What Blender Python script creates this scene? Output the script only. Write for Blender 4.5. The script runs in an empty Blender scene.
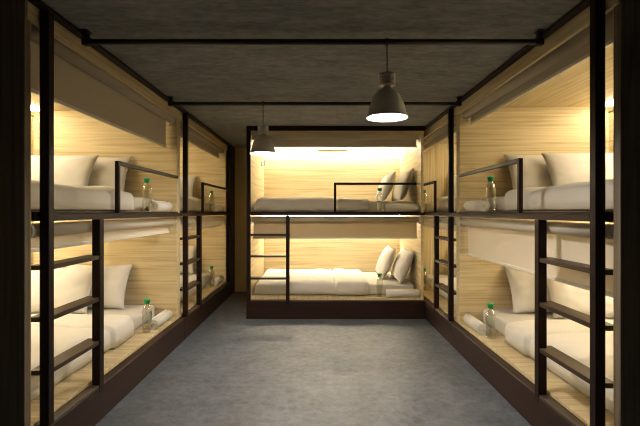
import bpy, bmesh, math, random
from mathutils import Vector, noise
random.seed(7)
S = bpy.context.scene
COL = S.collection
PI = math.pi
def R(d): return math.radians(d)

# ------------------------------------------------------------------ materials
def new_mat(name):
    m = bpy.data.materials.new(name); m.use_nodes = True
    nt = m.node_tree
    return m, nt, nt.nodes['Principled BSDF']

def plain(name, col, rough=.6, metal=0.0, spec=.5, bump=0.0, bscale=200, var=0.0, vscale=6):
    m, nt, b = new_mat(name)
    b.inputs['Base Color'].default_value = (*col, 1)
    b.inputs['Roughness'].default_value = rough
    b.inputs['Metallic'].default_value = metal
    b.inputs['Specular IOR Level'].default_value = spec
    tc = nt.nodes.new('ShaderNodeTexCoord')
    if var:
        n = nt.nodes.new('ShaderNodeTexNoise'); n.inputs['Scale'].default_value = vscale; n.inputs['Detail'].default_value = 4
        nt.links.new(tc.outputs['Object'], n.inputs['Vector'])
        r = nt.nodes.new('ShaderNodeValToRGB')
        r.color_ramp.elements[0].position = .3; r.color_ramp.elements[1].position = .7
        r.color_ramp.elements[0].color = (*[c*(1-var) for c in col], 1)
        r.color_ramp.elements[1].color = (*[min(1, c*(1+var)) for c in col], 1)
        nt.links.new(n.outputs['Fac'], r.inputs['Fac']); nt.links.new(r.outputs['Color'], b.inputs['Base Color'])
    if bump:
        n2 = nt.nodes.new('ShaderNodeTexNoise'); n2.inputs['Scale'].default_value = bscale; n2.inputs['Detail'].default_value = 3
        nt.links.new(tc.outputs['Object'], n2.inputs['Vector'])
        bp = nt.nodes.new('ShaderNodeBump'); bp.inputs['Strength'].default_value = bump; bp.inputs['Distance'].default_value = .01
        nt.links.new(n2.outputs['Fac'], bp.inputs['Height']); nt.links.new(bp.outputs['Normal'], b.inputs['Normal'])
    return m

def wood(name, axis, dark, mid, light, rough=.5, fine=1.0):
    """veneer with the grain running along one local axis"""
    m, nt, b = new_mat(name)
    N = nt.nodes.new; L = nt.links.new
    tc = N('ShaderNodeTexCoord'); oi = N('ShaderNodeObjectInfo')
    mul = N('ShaderNodeMath'); mul.operation = 'MULTIPLY'; mul.inputs[1].default_value = 37.0
    L(oi.outputs['Random'], mul.inputs[0])
    add = N('ShaderNodeVectorMath'); add.operation = 'ADD'
    L(tc.outputs['Object'], add.inputs[0]); L(mul.outputs[0], add.inputs[1])
    def mapped(a, c):
        mp = N('ShaderNodeMapping')
        sc = [c, c, c]; sc['xyz'.index(axis)] = a
        mp.inputs['Scale'].default_value = sc
        L(add.outputs[0], mp.inputs['Vector']); return mp
    m1 = mapped(.42, 9*fine); m2 = mapped(1.1, 70*fine)
    n1 = N('ShaderNodeTexNoise'); n1.inputs['Scale'].default_value = 1; n1.inputs['Detail'].default_value = 3; n1.inputs['Distortion'].default_value = .5
    L(m1.outputs[0], n1.inputs['Vector'])
    wv = N('ShaderNodeMath'); wv.operation = 'MULTIPLY'; wv.inputs[1].default_value = 34
    L(n1.outputs['Fac'], wv.inputs[0])
    sn = N('ShaderNodeMath'); sn.operation = 'SINE'; L(wv.outputs[0], sn.inputs[0])
    n2 = N('ShaderNodeTexNoise'); n2.inputs['Scale'].default_value = 1; n2.inputs['Detail'].default_value = 5
    L(m2.outputs[0], n2.inputs['Vector'])
    a1 = N('ShaderNodeMath'); a1.operation = 'MULTIPLY_ADD'; a1.inputs[1].default_value = .12; a1.inputs[2].default_value = 0
    L(sn.outputs[0], a1.inputs[0])
    a2 = N('ShaderNodeMath'); a2.operation = 'ADD'; L(a1.outputs[0], a2.inputs[0]); L(n2.outputs['Fac'], a2.inputs[1])
    r = N('ShaderNodeValToRGB'); e = r.color_ramp.elements
    e[0].position = .22; e[0].color = (*dark, 1); e[1].position = .78; e[1].color = (*light, 1)
    k = e.new(.5); k.color = (*mid, 1)
    L(a2.outputs[0], r.inputs['Fac']); L(r.outputs['Color'], b.inputs['Base Color'])
    b.inputs['Roughness'].default_value = rough; b.inputs['Specular IOR Level'].default_value = .35
    return m

OAK = ((.455, .35, .185), (.60, .487, .285), (.69, .58, .365))
M = {}
for ax in 'xyz': M['oak_'+ax] = wood('pale_oak_'+ax, ax, *OAK)
M['shaded_oak'] = wood('shaded_oak_veneer', 'z', (.15, .112, .078), (.21, .165, .115), (.27, .22, .155), .55, 1.6)  # same oak as the bunks, with shade put into a darker colour
M['steel'] = plain('dark_brown_steel', (.017, .0075, .006), .48, 0, .16, .03, 300)
M['tread'] = wood('dark_brown_tread', 'x', (.032, .018, .012), (.045, .026, .017), (.058, .034, .022), .45)
M['base'] = wood('dark_mahogany_board', 'x', (.022, .0105, .0085), (.027, .013, .010), (.033, .016, .012), .5)
M['base'].node_tree.nodes['Principled BSDF'].inputs['Specular IOR Level'].default_value = .2
M['linen'] = plain('white_cotton', (.62, .60, .57), .85, 0, .2, .12, 260)
M['duvet'] = plain('cream_cotton', (.68, .655, .605), .85, 0, .2, .12, 220)
M['sheet'] = plain('grey_white_sheet', (.56, .53, .48), .9, 0, .15, .10, 300)
M['towel'] = plain('cream_terry', (.78, .74, .66), .95, 0, .1, .5, 420)
M['chrome'] = plain('pale_metal', (.62, .59, .53), .35, .6)
M['shade_out'] = plain('grey_enamel', (.62, .59, .54), .36, .45, .5, .02, 60, .12, 9)
M['shade_in'] = plain('white_enamel', (.85, .83, .78), .5)
M['socket'] = plain('grey_ribbed_socket', (.46, .43, .39), .5, .2)
M['cord'] = plain('black_cord', (.02, .018, .016), .6)
M['trim'] = plain('grey_metal_trim', (.10, .095, .085), .5)
M['cream'] = plain('cream_plastic', (.74, .70, .62), .4)
M['string'] = plain('tan_string', (.014, .010, .006), .9)
M['pipe'] = plain('black_pipe', (.016, .014, .013), .45, .2)
M['green'] = plain('green_plastic', (.012, .36, .11), .45)
M['driver'] = plain('grey_pink_plastic', (.085, .045, .045), .6)

# blind fabric: woven cloth which lets a little light through
def cloth(name, c, tr):
    m, nt, b = new_mat(name)
    b.inputs['Base Color'].default_value = (*c, 1); b.inputs['Roughness'].default_value = .9; b.inputs['Specular IOR Level'].default_value = .1
    tl = nt.nodes.new('ShaderNodeBsdfTranslucent'); tl.inputs['Color'].default_value = (*c, 1)
    mx = nt.nodes.new('ShaderNodeMixShader'); mx.inputs[0].default_value = tr
    nt.links.new(b.outputs[0], mx.inputs[1]); nt.links.new(tl.outputs[0], mx.inputs[2])
    nt.links.new(mx.outputs[0], nt.nodes['Material Output'].inputs['Surface'])
    tcn = nt.nodes.new('ShaderNodeTexCoord'); wn = nt.nodes.new('ShaderNodeTexNoise'); wn.inputs['Scale'].default_value = 350
    bpn = nt.nodes.new('ShaderNodeBump'); bpn.inputs['Strength'].default_value = .08
    nt.links.new(tcn.outputs['Object'], wn.inputs['Vector']); nt.links.new(wn.outputs['Fac'], bpn.inputs['Height']); nt.links.new(bpn.outputs[0], b.inputs['Normal'])
    return m
M['blind'] = cloth('beige_blind_cloth', (.52, .475, .40), .26)
M['blind_tan'] = cloth('tan_blind_cloth', (.64, .55, .39), .40)
M['blind_lit'] = cloth('lit_blind_cloth', (.80, .75, .66), .45)  # brighter copy of the beige cloth, light on lower blinds put into colour

# clear plastic bottle
m, nt, b = new_mat('clear_plastic')
nt.nodes.remove(b)
tr = nt.nodes.new('ShaderNodeBsdfTransparent'); tr.inputs['Color'].default_value = (.84, .84, .79, 1)
gl = nt.nodes.new('ShaderNodeBsdfGlossy'); gl.inputs['Roughness'].default_value = .08; gl.inputs['Color'].default_value = (1, 1, .97, 1)
lw = nt.nodes.new('ShaderNodeLayerWeight'); lw.inputs['Blend'].default_value = .45
mx = nt.nodes.new('ShaderNodeMixShader')
nt.links.new(lw.outputs['Facing'], mx.inputs[0]); nt.links.new(tr.outputs[0], mx.inputs[1]); nt.links.new(gl.outputs[0], mx.inputs[2])
nt.links.new(mx.outputs[0], nt.nodes['Material Output'].inputs['Surface'])
M['clear'] = m

def emit(name, col, s):
    m, nt, b = new_mat(name)
    b.inputs['Base Color'].default_value = (.8, .8, .8, 1)
    b.inputs['Emission Color'].default_value = (*col, 1); b.inputs['Emission Strength'].default_value = s
    return m
LED = (1.0, .89, .655)
M['led_side'] = emit('warm_led_diffuser_dimmed', LED, 33.0)
M['led_end'] = emit('warm_led_diffuser', (1.0, .92, .73), 50.0)
M['bulb'] = emit('lamp_diffuser', (1.0, .92, .82), 190.0)

def surface(name, c0, c1, scale, stretch=(1, 1, 1), rough=.6, c2=None, bump=.15, spec=.4, p=(.3, .7)):
    m, nt, b = new_mat(name)
    N = nt.nodes.new; L = nt.links.new
    tc = N('ShaderNodeTexCoord'); mp = N('ShaderNodeMapping'); mp.inputs['Scale'].default_value = stretch
    L(tc.outputs['Object'], mp.inputs['Vector'])
    n = N('ShaderNodeTexNoise'); n.inputs['Scale'].default_value = scale; n.inputs['Detail'].default_value = 9; n.inputs['Roughness'].default_value = .68; n.inputs['Distortion'].default_value = .4
    L(mp.outputs[0], n.inputs['Vector'])
    big = N('ShaderNodeTexNoise'); big.inputs['Scale'].default_value = scale*.28; big.inputs['Detail'].default_value = 3
    L(mp.outputs[0], big.inputs['Vector'])
    mixf = N('ShaderNodeMix'); mixf.inputs[0].default_value = .35
    L(n.outputs['Fac'], mixf.inputs[2]); L(big.outputs['Fac'], mixf.inputs[3])
    r = N('ShaderNodeValToRGB'); e = r.color_ramp.elements
    e[0].position = p[0]; e[0].color = (*c0, 1); e[1].position = p[1]; e[1].color = (*c1, 1)
    L(mixf.outputs[0], r.inputs['Fac']); L(r.outputs['Color'], b.inputs['Base Color'])
    bp = N('ShaderNodeBump'); bp.inputs['Strength'].default_value = bump; bp.inputs['Distance'].default_value = .004
    L(n.outputs['Fac'], bp.inputs['Height']); L(bp.outputs[0], b.inputs['Normal'])
    b.inputs['Roughness'].default_value = rough; b.inputs['Specular IOR Level'].default_value = spec
    return m
M['floor'] = surface('blue_grey_concrete', (.046, .053, .067), (.155, .173, .203), 17, (1, 1, 1), .5, p=(.33, .67))
M['ceiling'] = surface('dark_board_concrete', (.085, .087, .085), (.30, .305, .295), 13, (1, 2.2, 1), .8, p=(.3, .72))
M['wall'] = surface('warm_lit_plaster', (.48, .39, .23), (.58, .48, .29), 3, (1, 1, 1), .8)  # grey plaster; the warm light on it is put into the colour
M['palewall'] = surface('pale_grey_plaster', (.50, .49, .46), (.58, .57, .54), 3, (1, 1, 1), .8)
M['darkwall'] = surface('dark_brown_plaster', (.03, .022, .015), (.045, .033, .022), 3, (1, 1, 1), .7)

# ------------------------------------------------------------------ mesh helpers
class MB:
    def __init__(s, sgn=1): s.b = bmesh.new(); s.s = sgn
    def box(s, x0, x1, y0, y1, z0, z1, bev=0.0, seg=1):
        y0, y1 = sorted((y0*s.s, y1*s.s))
        vs = [s.b.verts.new(p) for p in ((x0,y0,z0),(x1,y0,z0),(x1,y1,z0),(x0,y1,z0),(x0,y0,z1),(x1,y0,z1),(x1,y1,z1),(x0,y1,z1))]
        fs = [s.b.faces.new([vs[i] for i in f]) for f in ((0,3,2,1),(4,5,6,7),(0,1,5,4),(1,2,6,5),(2,3,7,6),(3,0,4,7))]
        if bev:
            es = list({e for f in fs for e in f.edges})
            bmesh.ops.bevel(s.b, geom=es, offset=bev, segments=seg, affect='EDGES', profile=.5)
        return s
    def prism(s, pts, z0, z1):
        pts = [(x, y*s.s) for x, y in pts]
        if s.s < 0: pts = pts[::-1]
        lo = [s.b.verts.new((x, y, z0)) for x, y in pts]; hi = [s.b.verts.new((x, y, z1)) for x, y in pts]
        n = len(pts)
        s.b.faces.new(lo[::-1]); s.b.faces.new(hi)
        for i in range(n): s.b.faces.new((lo[i], lo[(i+1) % n], hi[(i+1) % n], hi[i]))
        return s
    def cyl(s, p0, p1, r, n=16, cap=True):
        p0, p1 = Vector(p0), Vector(p1); d = (p1-p0).normalized()
        p0 = Vector((p0.x, p0.y*s.s, p0.z)); p1 = Vector((p1.x, p1.y*s.s, p1.z)); d = (p1-p0).normalized()
        a = d.orthogonal().normalized(); c = d.cross(a)
        rings = []
        for p in (p0, p1):
            rings.append([s.b.verts.new(p + r*(math.cos(2*PI*i/n)*a + math.sin(2*PI*i/n)*c)) for i in range(n)])
        for i in range(n):
            f = s.b.faces.new((rings[0][i], rings[0][(i+1) % n], rings[1][(i+1) % n], rings[1][i])); f.smooth = True
        if cap: s.b.faces.new(rings[0][::-1]); s.b.faces.new(rings[1])
        return s
    def lathe(s, prof, n=32, close=False):
        rings = []
        for r, z in prof:
            rings.append([s.b.verts.new((r*math.cos(2*PI*i/n), r*math.sin(2*PI*i/n), z)) for i in range(n)] if r > 1e-6 else [s.b.verts.new((0, 0, z))])
        pairs = list(zip(rings, rings[1:]))
        if close: pairs.append((rings[-1], rings[0]))
        for a, c in pairs:
            for i in range(n):
                j = (i+1) % n
                if len(a) == 1 and len(c) == 1: continue
                if len(a) == 1: f = s.b.faces.new((a[0], c[j], c[i]))
                elif len(c) == 1: f = s.b.faces.new((a[i], a[j], c[0]))
                else: f = s.b.faces.new((a[i], a[j], c[j], c[i]))
                f.smooth = True
        return s
    def tube(s, pts, r, n=8):
        pts = [Vector(p) for p in pts]; rings = []
        for k, p in enumerate(pts):
            d = (pts[min(k+1, len(pts)-1)] - pts[max(k-1, 0)]).normalized()
            up = Vector((0, 1, 0)) if abs(d.y) < .9 else Vector((1, 0, 0))
            a = d.cross(up).normalized(); c = d.cross(a)
            rings.append([s.b.verts.new(p + r*(math.cos(2*PI*i/n)*a + math.sin(2*PI*i/n)*c)) for i in range(n)])
        for a, c in zip(rings, rings[1:]):
            for i in range(n):
                f = s.b.faces.new((a[i], a[(i+1) % n], c[(i+1) % n], c[i])); f.smooth = True
        s.b.faces.new(rings[0]); s.b.faces.new(rings[-1][::-1])
        return s
    def mesh(s, name, mat):
        bmesh.ops.recalc_face_normals(s.b, faces=s.b.faces)
        me = bpy.data.meshes.new(name); s.b.to_mesh(me); s.b.free()
        me.materials.append(mat); return me
    def build(s, name, mat, parent=None):
        return link(name, s.mesh(name, mat), parent)

def link(name, me, parent=None, loc=(0, 0, 0), rot=(0, 0, 0)):
    o = bpy.data.objects.new(name, me); COL.objects.link(o)
    o.location = loc; o.rotation_euler = rot
    if parent: o.parent = parent
    return o
def tag(o, label, cat, group=None):
    o['label'] = label; o['category'] = cat
    if group: o['group'] = group
    return o
def empty(name, loc, rz=0):
    o = bpy.data.objects.new(name, None); COL.objects.link(o)
    o.location = loc; o.rotation_euler = (0, 0, rz); o.empty_display_size = .1
    return o
def copy_tree(o, parent=None):
    c = o.copy(); COL.objects.link(c)
    if parent: c.parent = parent
    for ch in [x for x in S.objects if x.parent == o]: copy_tree(ch, c)
    return c
def struct(name, mb, mat):
    o = mb.build(name, mat); o['kind'] = 'structure'; return o

# ------------------------------------------------------------------ room shell
XL, XR, YF = -1.355, 1.290, 5.44       # aisle faces of the left, right and end bunks
H = 2.335; DEEP = 1.55
WL, WR, WB, WF = XL-DEEP-.02, XR+DEEP+.02, 7.30, -1.4
struct('floor', MB().box(WL-.1, WR+.1, WF-.1, WB+.1, -.1, 0), M['floor'])
struct('ceiling', MB().box(WL-.1, WR+.1, WF-.1, WB+.1, H, H+.1), M['ceiling'])
struct('wall_left', MB().box(WL-.1, WL, WF, WB, 0, H), M['wall'])
struct('wall_right', MB().box(WR, WR+.1, WF, WB, 0, H), M['wall'])
struct('wall_back', MB().box(WL-.1, WR+.1, WB, WB+.1, 0, H), M['wall'])
struct('wall_front', MB().box(WL-.1, WR+.1, WF-.1, WF, 0, H), M['palewall'])

# ------------------------------------------------------------------ bunks
ZD1, ZD2 = .240, 1.300                  # deck heights
class Unit:
    def __init__(s, key, origin, rz, sg, L, post_u, lad, guard, words):
        s.T = .03 if key == 'B' else .05
        s.key, s.o, s.rz, s.s, s.L, s.post_u, s.lad, s.guard, s.words = key, Vector(origin), rz, sg, L, post_u, lad, guard, words
    def at(s, u, v, z):
        c, n = math.cos(s.rz), math.sin(s.rz); x, y = u, v*s.s
        return (s.o.x + c*x - n*y, s.o.y + n*x + c*y, z)

LY, RY = 2.175, 2.02
units = [
    Unit('LN', (XL, LY, 0), PI/2, 1, 2.38, .085, (.61, .665), .945, 'near left bunk'),
    Unit('LF', (XL, LY+2.382, 0), PI/2, 1, 2.38, .085, (.61, .665), .86, 'far left bunk'),
    Unit('B', (-.872, YF, 0), 0, 1, 2.157, 0.0, (.478, .520), 1.06, 'bunk at the end of the aisle'),
    Unit('RN', (XR, RY, 0), PI/2, -1, 2.35, .075, (.615, .665), .945, 'near right bunk'),
    Unit('RF', (XR, RY+2.352, 0), PI/2, -1, 2.35, .075, (.615, .665), .76, 'far right bunk'),
]
UN = {u.key: u for u in units}
PW = .048      # post width

def build_bunk(U, label, near_shaded=False, end_post=False, vertical_end=False):
    L, s = U.L, U.s
    T = U.T
    root = empty('bunk_bed', U.at(0, 0, 0), U.rz)
    tag(root, label, 'bunk bed', 'built in double bunks around the aisle')
    MB(s).box(0, L, 0, 1.5, 0, .215, .003).build('base', M['base'], root)
    MB(s).box(T, L-T, .065, 1.5, .215, ZD1, .002).build('lower_deck', M['oak_y'], root)
    MB(s).box(T, L-T, .066, 1.5, 1.257, ZD2, .002).build('upper_deck', M['oak_y'], root)
    for k, (a, c) in enumerate(((0, T), (L-T, L))):
        mt = M['oak_y']
        if vertical_end and k == 1: mt = M['oak_z']
        MB(s).box(a + (.042 if near_shaded and k == 0 else 0), c, .065, 1.5, .215, H-.002, .002).build('end_panel', mt, root)
    if near_shaded:
        MB(s).box(-.004, .0415, .063, 1.5, .2155, H-.002, .001).build('shaded_panel', M['shaded_oak'], root)  # outer side of the end panel, its shade painted into the veneer
    MB(s).box(0, L, 1.5, 1.55, 0, H-.002).build('back_panel', M['oak_x'], root)
    MB(s).box(T, L-T, .076, 1.5, 2.305, H-.002).build('roof_panel', M['oak_x'], root)
    MB(s).box(0 if U.key != 'B' else PW, L, .05, .075, 2.235, 2.333, .002).build('fascia', M['oak_x'], root)
    # dark steel frame
    p = U.post_u; zt = 2.284 if U.key == 'B' else 2.316
    MB(s).box(p, p+PW, 0, PW, .215, zt, .003).build('post', M['steel'], root)
    if end_post:
        MB(s).box(L, L+PW, 0, PW, 0, zt, .003).build('post', M['steel'], root)
    MB(s).box(0, L+(PW if end_post else 0), 0, .05, zt, H-.001, .002).build('top_beam', M['steel'], root)
    segs = [(p+PW, L)]
    if p > .02 and not near_shaded: segs.append((0, p))
    mb = MB(s).box(T+.001, L-T-.001, .0505, .0655, 1.252, 1.299, .001)
    for a, c in segs: mb.box(a, c, .001, .050, 1.252, 1.288, .002)
    mb.build('middle_beam', M['steel'], root)
    # ladder: one short stile, treads between it and the post
    a, c = U.lad
    lad = MB(s).box(a, c, -.002, .048, .17, 1.2515, .003).build('ladder_stile', M['steel'], root)
    for z in (1.028, .768, .500):
        MB(s).prism([(p, .050), (p+PW+.001, .050), (p+PW+.001, .004), (a-.001, .004), (a-.001, .050), (c, .050), (c, .098), (p, .098)], z-.024, z).build('tread', M['tread'], lad)
    MB(s).box(p+PW+.001, a-.001, .002, .062, .2155, .226, .002).build('tread', M['tread'], lad)
    # guard rail
    g = U.guard; t = .028
    e = L-T
    gr = MB(s).box(g, g+t, .03, .03+t, 1.2885, 1.652, .002).box(g+t+.0005, e-.062, .03, .03+t, 1.652-t, 1.652, .002).build('guard_rail', M['steel'], root)
    MB(s).cyl((e-.062, .044, 1.638), (e-.012, .052, 1.638), .010, 12).box(e-.014, e+.0, .036, .075, 1.622, 1.654, .001).build('rail_bracket', M['chrome'], gr)
    # led profiles under each berth ceiling, a hand in front of the back panel
    for z1 in (2.3045, 1.2565):
        mt = M['led_end' if U.key == 'B' else 'led_side']
        gap = .004 if U.key == 'B' else .10
        l = MB(s).box(T+gap, L-T-gap, 1.37, 1.45, z1-.022, z1, .004).build('led_light', mt, root)
        tz = z1-.052
        MB(s).box(T+.002, L-T-.002, 1.490, 1.4995, tz-.006, tz+.006, .001).build('led_trim', M['trim'], l)
        if U.key == 'B' and z1 > 2:
            MB(s).box(.86, 1.33, 1.470, 1.4895, tz-.012, tz+.012, .002).build('driver_box', M['driver'], l)
    return root

build_bunk(UN['LN'], 'double bunk nearest on the left, its long ladder side cut by the dark panel', near_shaded=True)
build_bunk(UN['LF'], 'far left double bunk beside the narrow gap to the back wall', end_post=True)
build_bunk(UN['B'], 'brightly lit double bunk across the end of the aisle, facing the camera')
build_bunk(UN['RN'], 'double bunk nearest on the right, with a half lowered blind below', near_shaded=True)
build_bunk(UN['RF'], 'far right double bunk meeting the end bunk at the corner', vertical_end=True)

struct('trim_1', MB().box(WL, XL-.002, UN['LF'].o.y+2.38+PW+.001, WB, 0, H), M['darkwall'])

# ------------------------------------------------------------------ roller blinds
def blind(U, level, zb, label):
    L, s = U.L, U.s
    zc = 2.226 if level else 1.203
    bm_ = M['blind' if level else ('blind_tan' if U.key == 'B' else 'blind_lit')]
    r = .040 if level else .037
    root = empty('roller_blind', U.at(0, 0, zc), U.rz)
    root.location.z = zc
    tag(root, label, 'roller blind', 'roller blinds over the berths')
    vc = .122 if level else .100
    a, c = U.T+.003, L-U.T-.003
    MB(s).cyl((a+.022, vc, 0), (c-.022, vc, 0), r, 28).build('tube', bm_, root)
    vf = vc+r+.001
    MB(s).box(a+.034, c-.034, vf-.0015, vf+.0015, zb-zc, 0).build('fabric', bm_, root)
    MB(s).box(a+.024, c-.024, vf-.008, vf+.008, zb-zc-.022, zb-zc-.0005, .004, 2).build('bottom_bar', M['cream'], root)
    for (x0, x1) in ((a, a+.021), (c-.021, c)):
        MB(s).cyl((x0, vc, 0), (x1, vc, 0), r+.004, 24).cyl((x0, vc+.022, -r-.012), (x1, vc+.022, -r-.012), .007, 12).build('bracket', M['cream'], root)
blind(UN['LN'], 1, 1.952, 'beige blind hanging lowest of the upper ones, over the near left upper berth')
blind(UN['LN'], 0, 1.110, 'brightly lit beige blind rolled down a hand width over the near left lower berth')
blind(UN['LF'], 1, 2.130, 'rolled up beige blind over the far left upper berth')
blind(UN['LF'], 0, 1.100, 'rolled up blind over the far left lower berth, behind the ladder')
blind(UN['B'], 1, 2.118, 'rolled up olive beige blind above the end bunk, behind the small lamp')
blind(UN['B'], 0, .985, 'beige blind a quarter lowered across the lower berth facing the camera')
blind(UN['RN'], 1, 2.150, 'rolled up beige blind over the near right upper berth')
blind(UN['RN'], 0, .905, 'pale blind lowered furthest, over the near right lower berth')
blind(UN['RF'], 1, 2.150, 'rolled up blind over the far right upper berth by the corner')
blind(UN['RF'], 0, 1.120, 'rolled up blind over the far right lower berth by the corner')

# ------------------------------------------------------------------ bedding
MT = .130      # mattress thickness
def mattress_mesh(L):
    return MB().box(-(L-.195)/2, (L-.195)/2, -.594, .594, 0, MT, .028, 4).mesh('mattress', M['sheet'])
MATT = {}
def duvet_mesh(L, seed, sg, drop=0.0):
    """padded cover draped over the mattress; x from the foot end, y from the aisle edge inward"""
    ue = L-.05-.645+(.04 if L < 2.2 else 0); groove = ue-.42
    u0 = .058
    mb = MB(1); bm = mb.b
    NU, NT = 110, 72
    us = [u0 + (ue-u0)*(i/NU) for i in range(NU+1)]
    # extra rows near the foot and the turned back edge
    us = sorted(set(us + [u0+d for d in (.002, .006, .012, .02, .03)] + [ue-d for d in (.002, .005, .010, .02, .03)]))
    v0, v1 = .236, 1.492
    vc, hw = (v0+v1)/2, (v1-v0)/2
    grid = []
    for u in us:
        x = (u-u0)/(.10)
        foot = (1-(1-min(1, x))**3.2)**(1/2.6) if x < 1 else 1
        base = .184
        if u < groove: h = base
        else:
            k = (u-groove)/(ue-groove)
            h = base - drop*min(1, k*4) + .014*math.sin(min(1, k*2)*PI) - .004*k
        h -= .026*math.exp(-((u-groove)/.016)**2)
        d = (ue-u)/.045
        if d < 1: h = MT+.036 + (h-MT-.036)*math.sqrt(max(0, 1-(1-d)**2))
        h = max(.03, h*foot)
        row = []
        for j in range(NT+1):
            t = PI*(1-j/NT)
            ct, st = math.cos(t), math.sin(t)
            n = 7.0 if j < NT/2 else 9.0
            vv = vc + hw*math.copysign(abs(ct)**(2/n), ct)
            zz = abs(st)**(2/n)
            P = Vector((u*2.6, vv*3.2, seed*9.1))
            w = .015*noise.noise(P) + .009*noise.noise(P*2.7+Vector((3, 1, 0))) + .0035*noise.noise(Vector((u*14, vv*5, seed)))
            # soft ridges running across the turned back flap
            if u > groove: w += .005*math.sin((vv*9 + 2.5*noise.noise(Vector((vv*3, seed, u*4)))))
            w *= min(1, foot)
            topw = min(1, zz)
            z = .012 + (h-.012)*zz + w*topw**2
            if .275 < vv < 1.465 and u > .125: z = max(z, MT+.020)
            side = 1-zz
            wob = .008*noise.noise(Vector((u*6, seed*3.3, z*4))) * (1 if j < NT/2 else 0)
            edge = min(1, max(0, (ue-u)/.05))
            vv2 = vv - abs(wob)*(1 if zz < .95 else .3)
            if j < NT*.4: vv2 -= .030*min(1, max(0, (u-groove)/.02))*min(1, max(0, (ue-u)/.06))
            row.append(bm.verts.new((u, sg*vv2, z)))
        grid.append(row)
    for a, c in zip(grid, grid[1:]):
        for j in range(NT):
            f = bm.faces.new((a[j], a[j+1], c[j+1], c[j])); f.smooth = True
    bm.normal_update()
    me = bpy.data.meshes.new('duvet')
    # thickness: outward normals first
    up = sum((f.normal.z for f in bm.faces))
    if up < 0: bmesh.ops.reverse_faces(bm, faces=bm.faces)
    bmesh.ops.solidify(bm, geom=list(bm.faces), thickness=.010)
    for f in bm.faces: f.smooth = True
    bm.to_mesh(me); bm.free(); me.materials.append(M['duvet'])
    return me

def pillow_mesh(seed, w=.66, h=.46, T=.160):
    mb = MB(); bm = mb.b
    N, K = 34, 26
    def pt(i, j, side):
        x = -1+2*i/N; y = -1+2*j/K
        px = w/2*x*(1-.075*(1-y*y)**1.0*abs(x)**2); pz = h/2*y*(1-.085*(1-x*x)*abs(y)**2) + h/2
        th = T/2*((1-abs(x)**2.6)*(1-abs(y)**2.6))**.52
        q = Vector((x*1.7, y*1.7, seed*5.3+side))
        th *= 1 + .16*noise.noise(q) + .09*noise.noise(q*2.4)
        # creases pulling to the corners
        th -= .006*abs(noise.noise(Vector((x*5*y, seed*2.0+side, (abs(x)-abs(y))*5))))*(th/(T/2))
        bow = .012*noise.noise(Vector((x*1.2, y*1.2, seed*3)))
        return (side*th + bow*(abs(x)*abs(y)), px, pz)
    F = [[bm.verts.new(pt(i, j, 1)) for j in range(K+1)] for i in range(N+1)]
    B = [[F[i][j] if i in (0, N) or j in (0, K) else bm.verts.new(pt(i, j, -1)) for j in range(K+1)] for i in range(N+1)]
    for i in range(N):
        for j in range(K):
            f = bm.faces.new((F[i][j], F[i+1][j], F[i+1][j+1], F[i][j+1])); f.smooth = True
            f = bm.faces.new((B[i][j], B[i][j+1], B[i+1][j+1], B[i+1][j])); f.smooth = True
    return mb.mesh('pillow', M['linen'])
PIL = [pillow_mesh(k+1) for k in range(4)]

def towel_mesh():
    mb = MB(); bm = mb.b
    # spiral ribbon wound into a roll, lying along x
    turns, r1, th, ln = 3.2, .054, .0145, .40
    n = 96; rows = []
    for i in range(n+1):
        k = i/n
        ang = turns*2*PI*k
        rc = .007 + (r1-th/2-.007)*k**.9
        ring = []
        for rr in (rc-th*.46, rc+th*.46):
            for (xx, sh) in ((0.0, 1), (ln, 1)):
                off = .004*math.sin(ang*.7)
                ring.append((xx + (off if xx == 0 else -off), rr*math.cos(ang), rr*math.sin(ang)))
        rows.append([bm.verts.new(p) for p in ring])
    for a, c in zip(rows, rows[1:]):
        # a = inner0, inner1, outer0, outer1
        for q in ((0, 1), (3, 2)):
            f = bm.faces.new((a[q[0]], a[q[1]], c[q[1]], c[q[0]])); f.smooth = True
        bm.faces.new((a[0], c[0], c[2], a[2])); bm.faces.new((a[1], a[3], c[3], c[1]))
    bm.faces.new((rows[0][0], rows[0][2], rows[0][3], rows[0][1])); bm.faces.new((rows[-1][0], rows[-1][1], rows[-1][3], rows[-1][2]))
    zmin = min(v.co.z for v in bm.verts)
    for v in bm.verts: v.co.z -= zmin
    return mb.mesh('rolled_towel', M['towel'])
TOW = towel_mesh()

def make_bottle():
    root = empty('water_bottle', (0, 0, 0))
    MB().lathe([(0, 0), (.030, 0), (.038, .003), (.041, .010), (.041, .060), (.0395, .066), (.041, .072), (.041, .185), (.0385, .205), (.030, .226), (.0185, .238), (.0165, .244), (.0165, .252), (0, .252)], 28).build('body', M['clear'], root)
    MB().lathe([(0, .2525), (.0225, .2525), (.0225, .268), (.026, .270), (.026, .288), (.024, .291), (0, .291)], 24).build('cap', M['green'], root)
    return root
proto = make_bottle(); used = [False]

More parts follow.
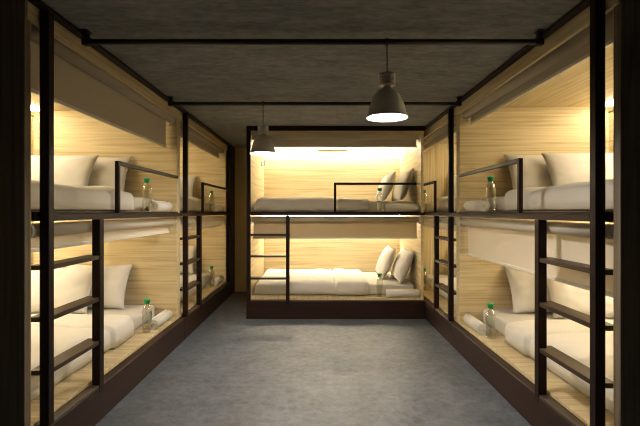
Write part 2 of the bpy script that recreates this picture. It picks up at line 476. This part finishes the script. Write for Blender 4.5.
W = {  # words: berth phrases
 ('LN', 1): 'the near left upper berth', ('LN', 0): 'the near left lower berth',
 ('LF', 1): 'the far left upper berth', ('LF', 0): 'the far left lower berth',
 ('B', 1): 'the upper berth of the end bunk', ('B', 0): 'the lower berth of the end bunk',
 ('RN', 1): 'the near right upper berth', ('RN', 0): 'the near right lower berth',
 ('RF', 1): 'the far right upper berth', ('RF', 0): 'the far right lower berth'}
PV = {'LN': (.815, 1.065), 'LF': (.815, 1.065), 'B': (.64, 1.0), 'RN': (.80, 1.065), 'RF': (.95, 1.13)}
seed = 0
for U in units:
    Lh = U.L-U.T
    for lev in (1, 0):
        zd = ZD2 if lev else ZD1
        w = W[(U.key, lev)]; seed += 1
        if U.L not in MATT: MATT[U.L] = mattress_mesh(U.L)
        o = link('mattress', MATT[U.L], None, U.at(.13+(U.L-.195)/2, .265+.602, zd+.0008), (0, 0, U.rz))
        tag(o, 'grey white thin mattress lying in ' + w, 'mattress', 'mattresses in the berths')
        o = link('duvet', duvet_mesh(U.L, seed, U.s, .022 if (U.key, lev) == ('B', 1) else 0), None, U.at(0, 0, zd+.002), (0, 0, U.rz))
        tag(o, 'cream duvet with turned back edge in ' + w, 'duvet', 'duvets on the mattresses')
        tilt = R(27) if U.key != 'B' else R(22.5)
        o = link('pillow', PIL[seed % 4], None, U.at(Lh-(.247 if U.key != 'B' else .212), PV[U.key][0], zd+MT+.004), (0, tilt, U.rz))
        tag(o, 'white aisle side pillow against the headboard in ' + w, 'pillow', 'pillows leaning at the head ends')
        o = link('pillow', PIL[(seed+2) % 4], None, U.at(Lh-(.445 if U.key != 'B' else .395), PV[U.key][1], zd+MT+.004), (0, tilt+R(2), U.rz))
        tag(o, 'white inner pillow in front of its neighbour in ' + w, 'pillow', 'pillows leaning at the head ends')
        du = 0.0 if U.key != 'B' else .06
        o = link('rolled_towel', TOW, None, U.at(Lh-.475+du, .126, zd+.0005), (0, 0, U.rz))
        tag(o, 'rolled cream towel lying on the ledge of ' + w, 'towel', 'rolled towels on the ledges')
        b = proto if not used[0] else copy_tree(proto)
        used[0] = True
        b.location = U.at(Lh-.555+du, .150, zd+.0005); b.rotation_euler = (0, 0, U.rz)
        tag(b, 'clear bottle with green cap on the ledge of ' + w, 'bottle', 'water bottles on the ledges')

# ------------------------------------------------------------------ ceiling pipes and lamps
PZ = 1.3+.972
for y, lab in ((2.58, 'black pipe across the ceiling nearest the camera, carrying the large looking lamp'), (4.06, 'black pipe across the ceiling further back, carrying the small looking lamp')):
    root = empty('ceiling_pipe', (0, y, PZ)); tag(root, lab, 'pipe', 'pipes across the ceiling')
    MB().cyl((XL+.003, 0, 0), (XR-.003, 0, 0), .0168, 16).build('pipe', M['pipe'], root)
    for x in (XL+.003, XR-.043):
        MB().box(x, x+.040, -.018, .018, -.020, .020, .003).box(x+.006, x+.034, -.014, .014, .0205, H-PZ-.006).box(x, x+.040, -.03, .03, H-PZ-.0058, H-PZ-.0005, .001).build('bracket', M['pipe'], root)

def lamp(x, y, zr, label, pull=False):
    zr = 1.3+zr                       # rim height
    root = empty('pendant_lamp', (x, y, zr)); tag(root, label, 'pendant lamp', 'pendant lamps hanging from the pipes')
    out = [(.019, .180), (.024, .173), (.048, .158), (.071, .134), (.088, .102), (.099, .068), (.107, .034), (.112, .015), (.120, .005), (.120, .000)]
    inn = [(r-.004, z-.003 if z > .01 else z) for r, z in out][::-1]
    inn[0] = (.116, .000)
    sh = MB().lathe(out + inn, 48, close=True).build('shade', M['shade_out'], root)
    MB().lathe([(r-.0045, max(.0015, z-.0035)) for r, z in out[1:]], 48).build('reflector', M['shade_in'], sh)
    rib = []
    for k in range(6):
        z = .186 + k*.0115
        rib += [(.044, z), (.049, z+.002), (.049, z+.007), (.044, z+.009)]
    MB().lathe([(0, .179), (.018, .179), (.020, .185), (.044, .186)] + rib[1:] + [(.030, .258), (.010, .262), (0, .262)], 36).build('socket', M['socket'], root)
    MB().lathe([(.0, .020), (.06, .019), (.101, .022), (.101, .026), (0, .026)], 36).build('diffuser', M['bulb'], root)
    MB().cyl((0, 0, .2625), (0, 0, PZ-zr-.019), .0032, 8).build('cord', M['cord'], root)
    MB().lathe([(.0170, -.010), (.0205, -.010), (.0205, .010), (.0170, .010)], 20, close=True).build('clip', M['cord'], root)
    c = root.children[-1] if root.children else None
    o = [q for q in S.objects if q.parent == root and q.name.startswith('clip')][0]
    o.rotation_euler = (0, PI/2, 0); o.location = (0, 0, PZ-zr)
    if pull:
        MB().tube([(0, 0, .019), (0, 0, -.010), (-.006, 0, -.04), (-.015, 0, -.085), (-.013, 0, -.105), (0, 0, -.112), (.013, 0, -.105), (.014, 0, -.085), (.006, 0, -.04), (.001, 0, -.010)], .0045, 6).build('pull_string', M['string'], root)
lamp(.393, 2.58, .536, 'grey bell shaped pendant lamp nearer the camera, looking larger')
lamp(-.500, 4.06, .522, 'grey bell shaped pendant lamp further back with a string loop below', True)

# ------------------------------------------------------------------ world, camera
wd = bpy.data.worlds.new('room_air'); S.world = wd; wd.use_nodes = True
wd.node_tree.nodes['Background'].inputs[0].default_value = (.02, .02, .02, 1)
cam = bpy.data.cameras.new('camera'); co = bpy.data.objects.new('camera', cam); COL.objects.link(co)
co.location = (0, 0, 1.3); co.rotation_euler = (PI/2, 0, 0)
cam.sensor_width = 36; cam.lens = 450/640*36
cam.shift_x = 1.5/640; cam.shift_y = -1.5/640
cam.clip_start = .05
S.camera = co
S.cycles.filter_width = 1.1
vs = S.view_settings
vs.view_transform = 'Standard'; vs.look = 'None'; vs.exposure = 0.14; vs.gamma = 1.0
vs.use_curve_mapping = False
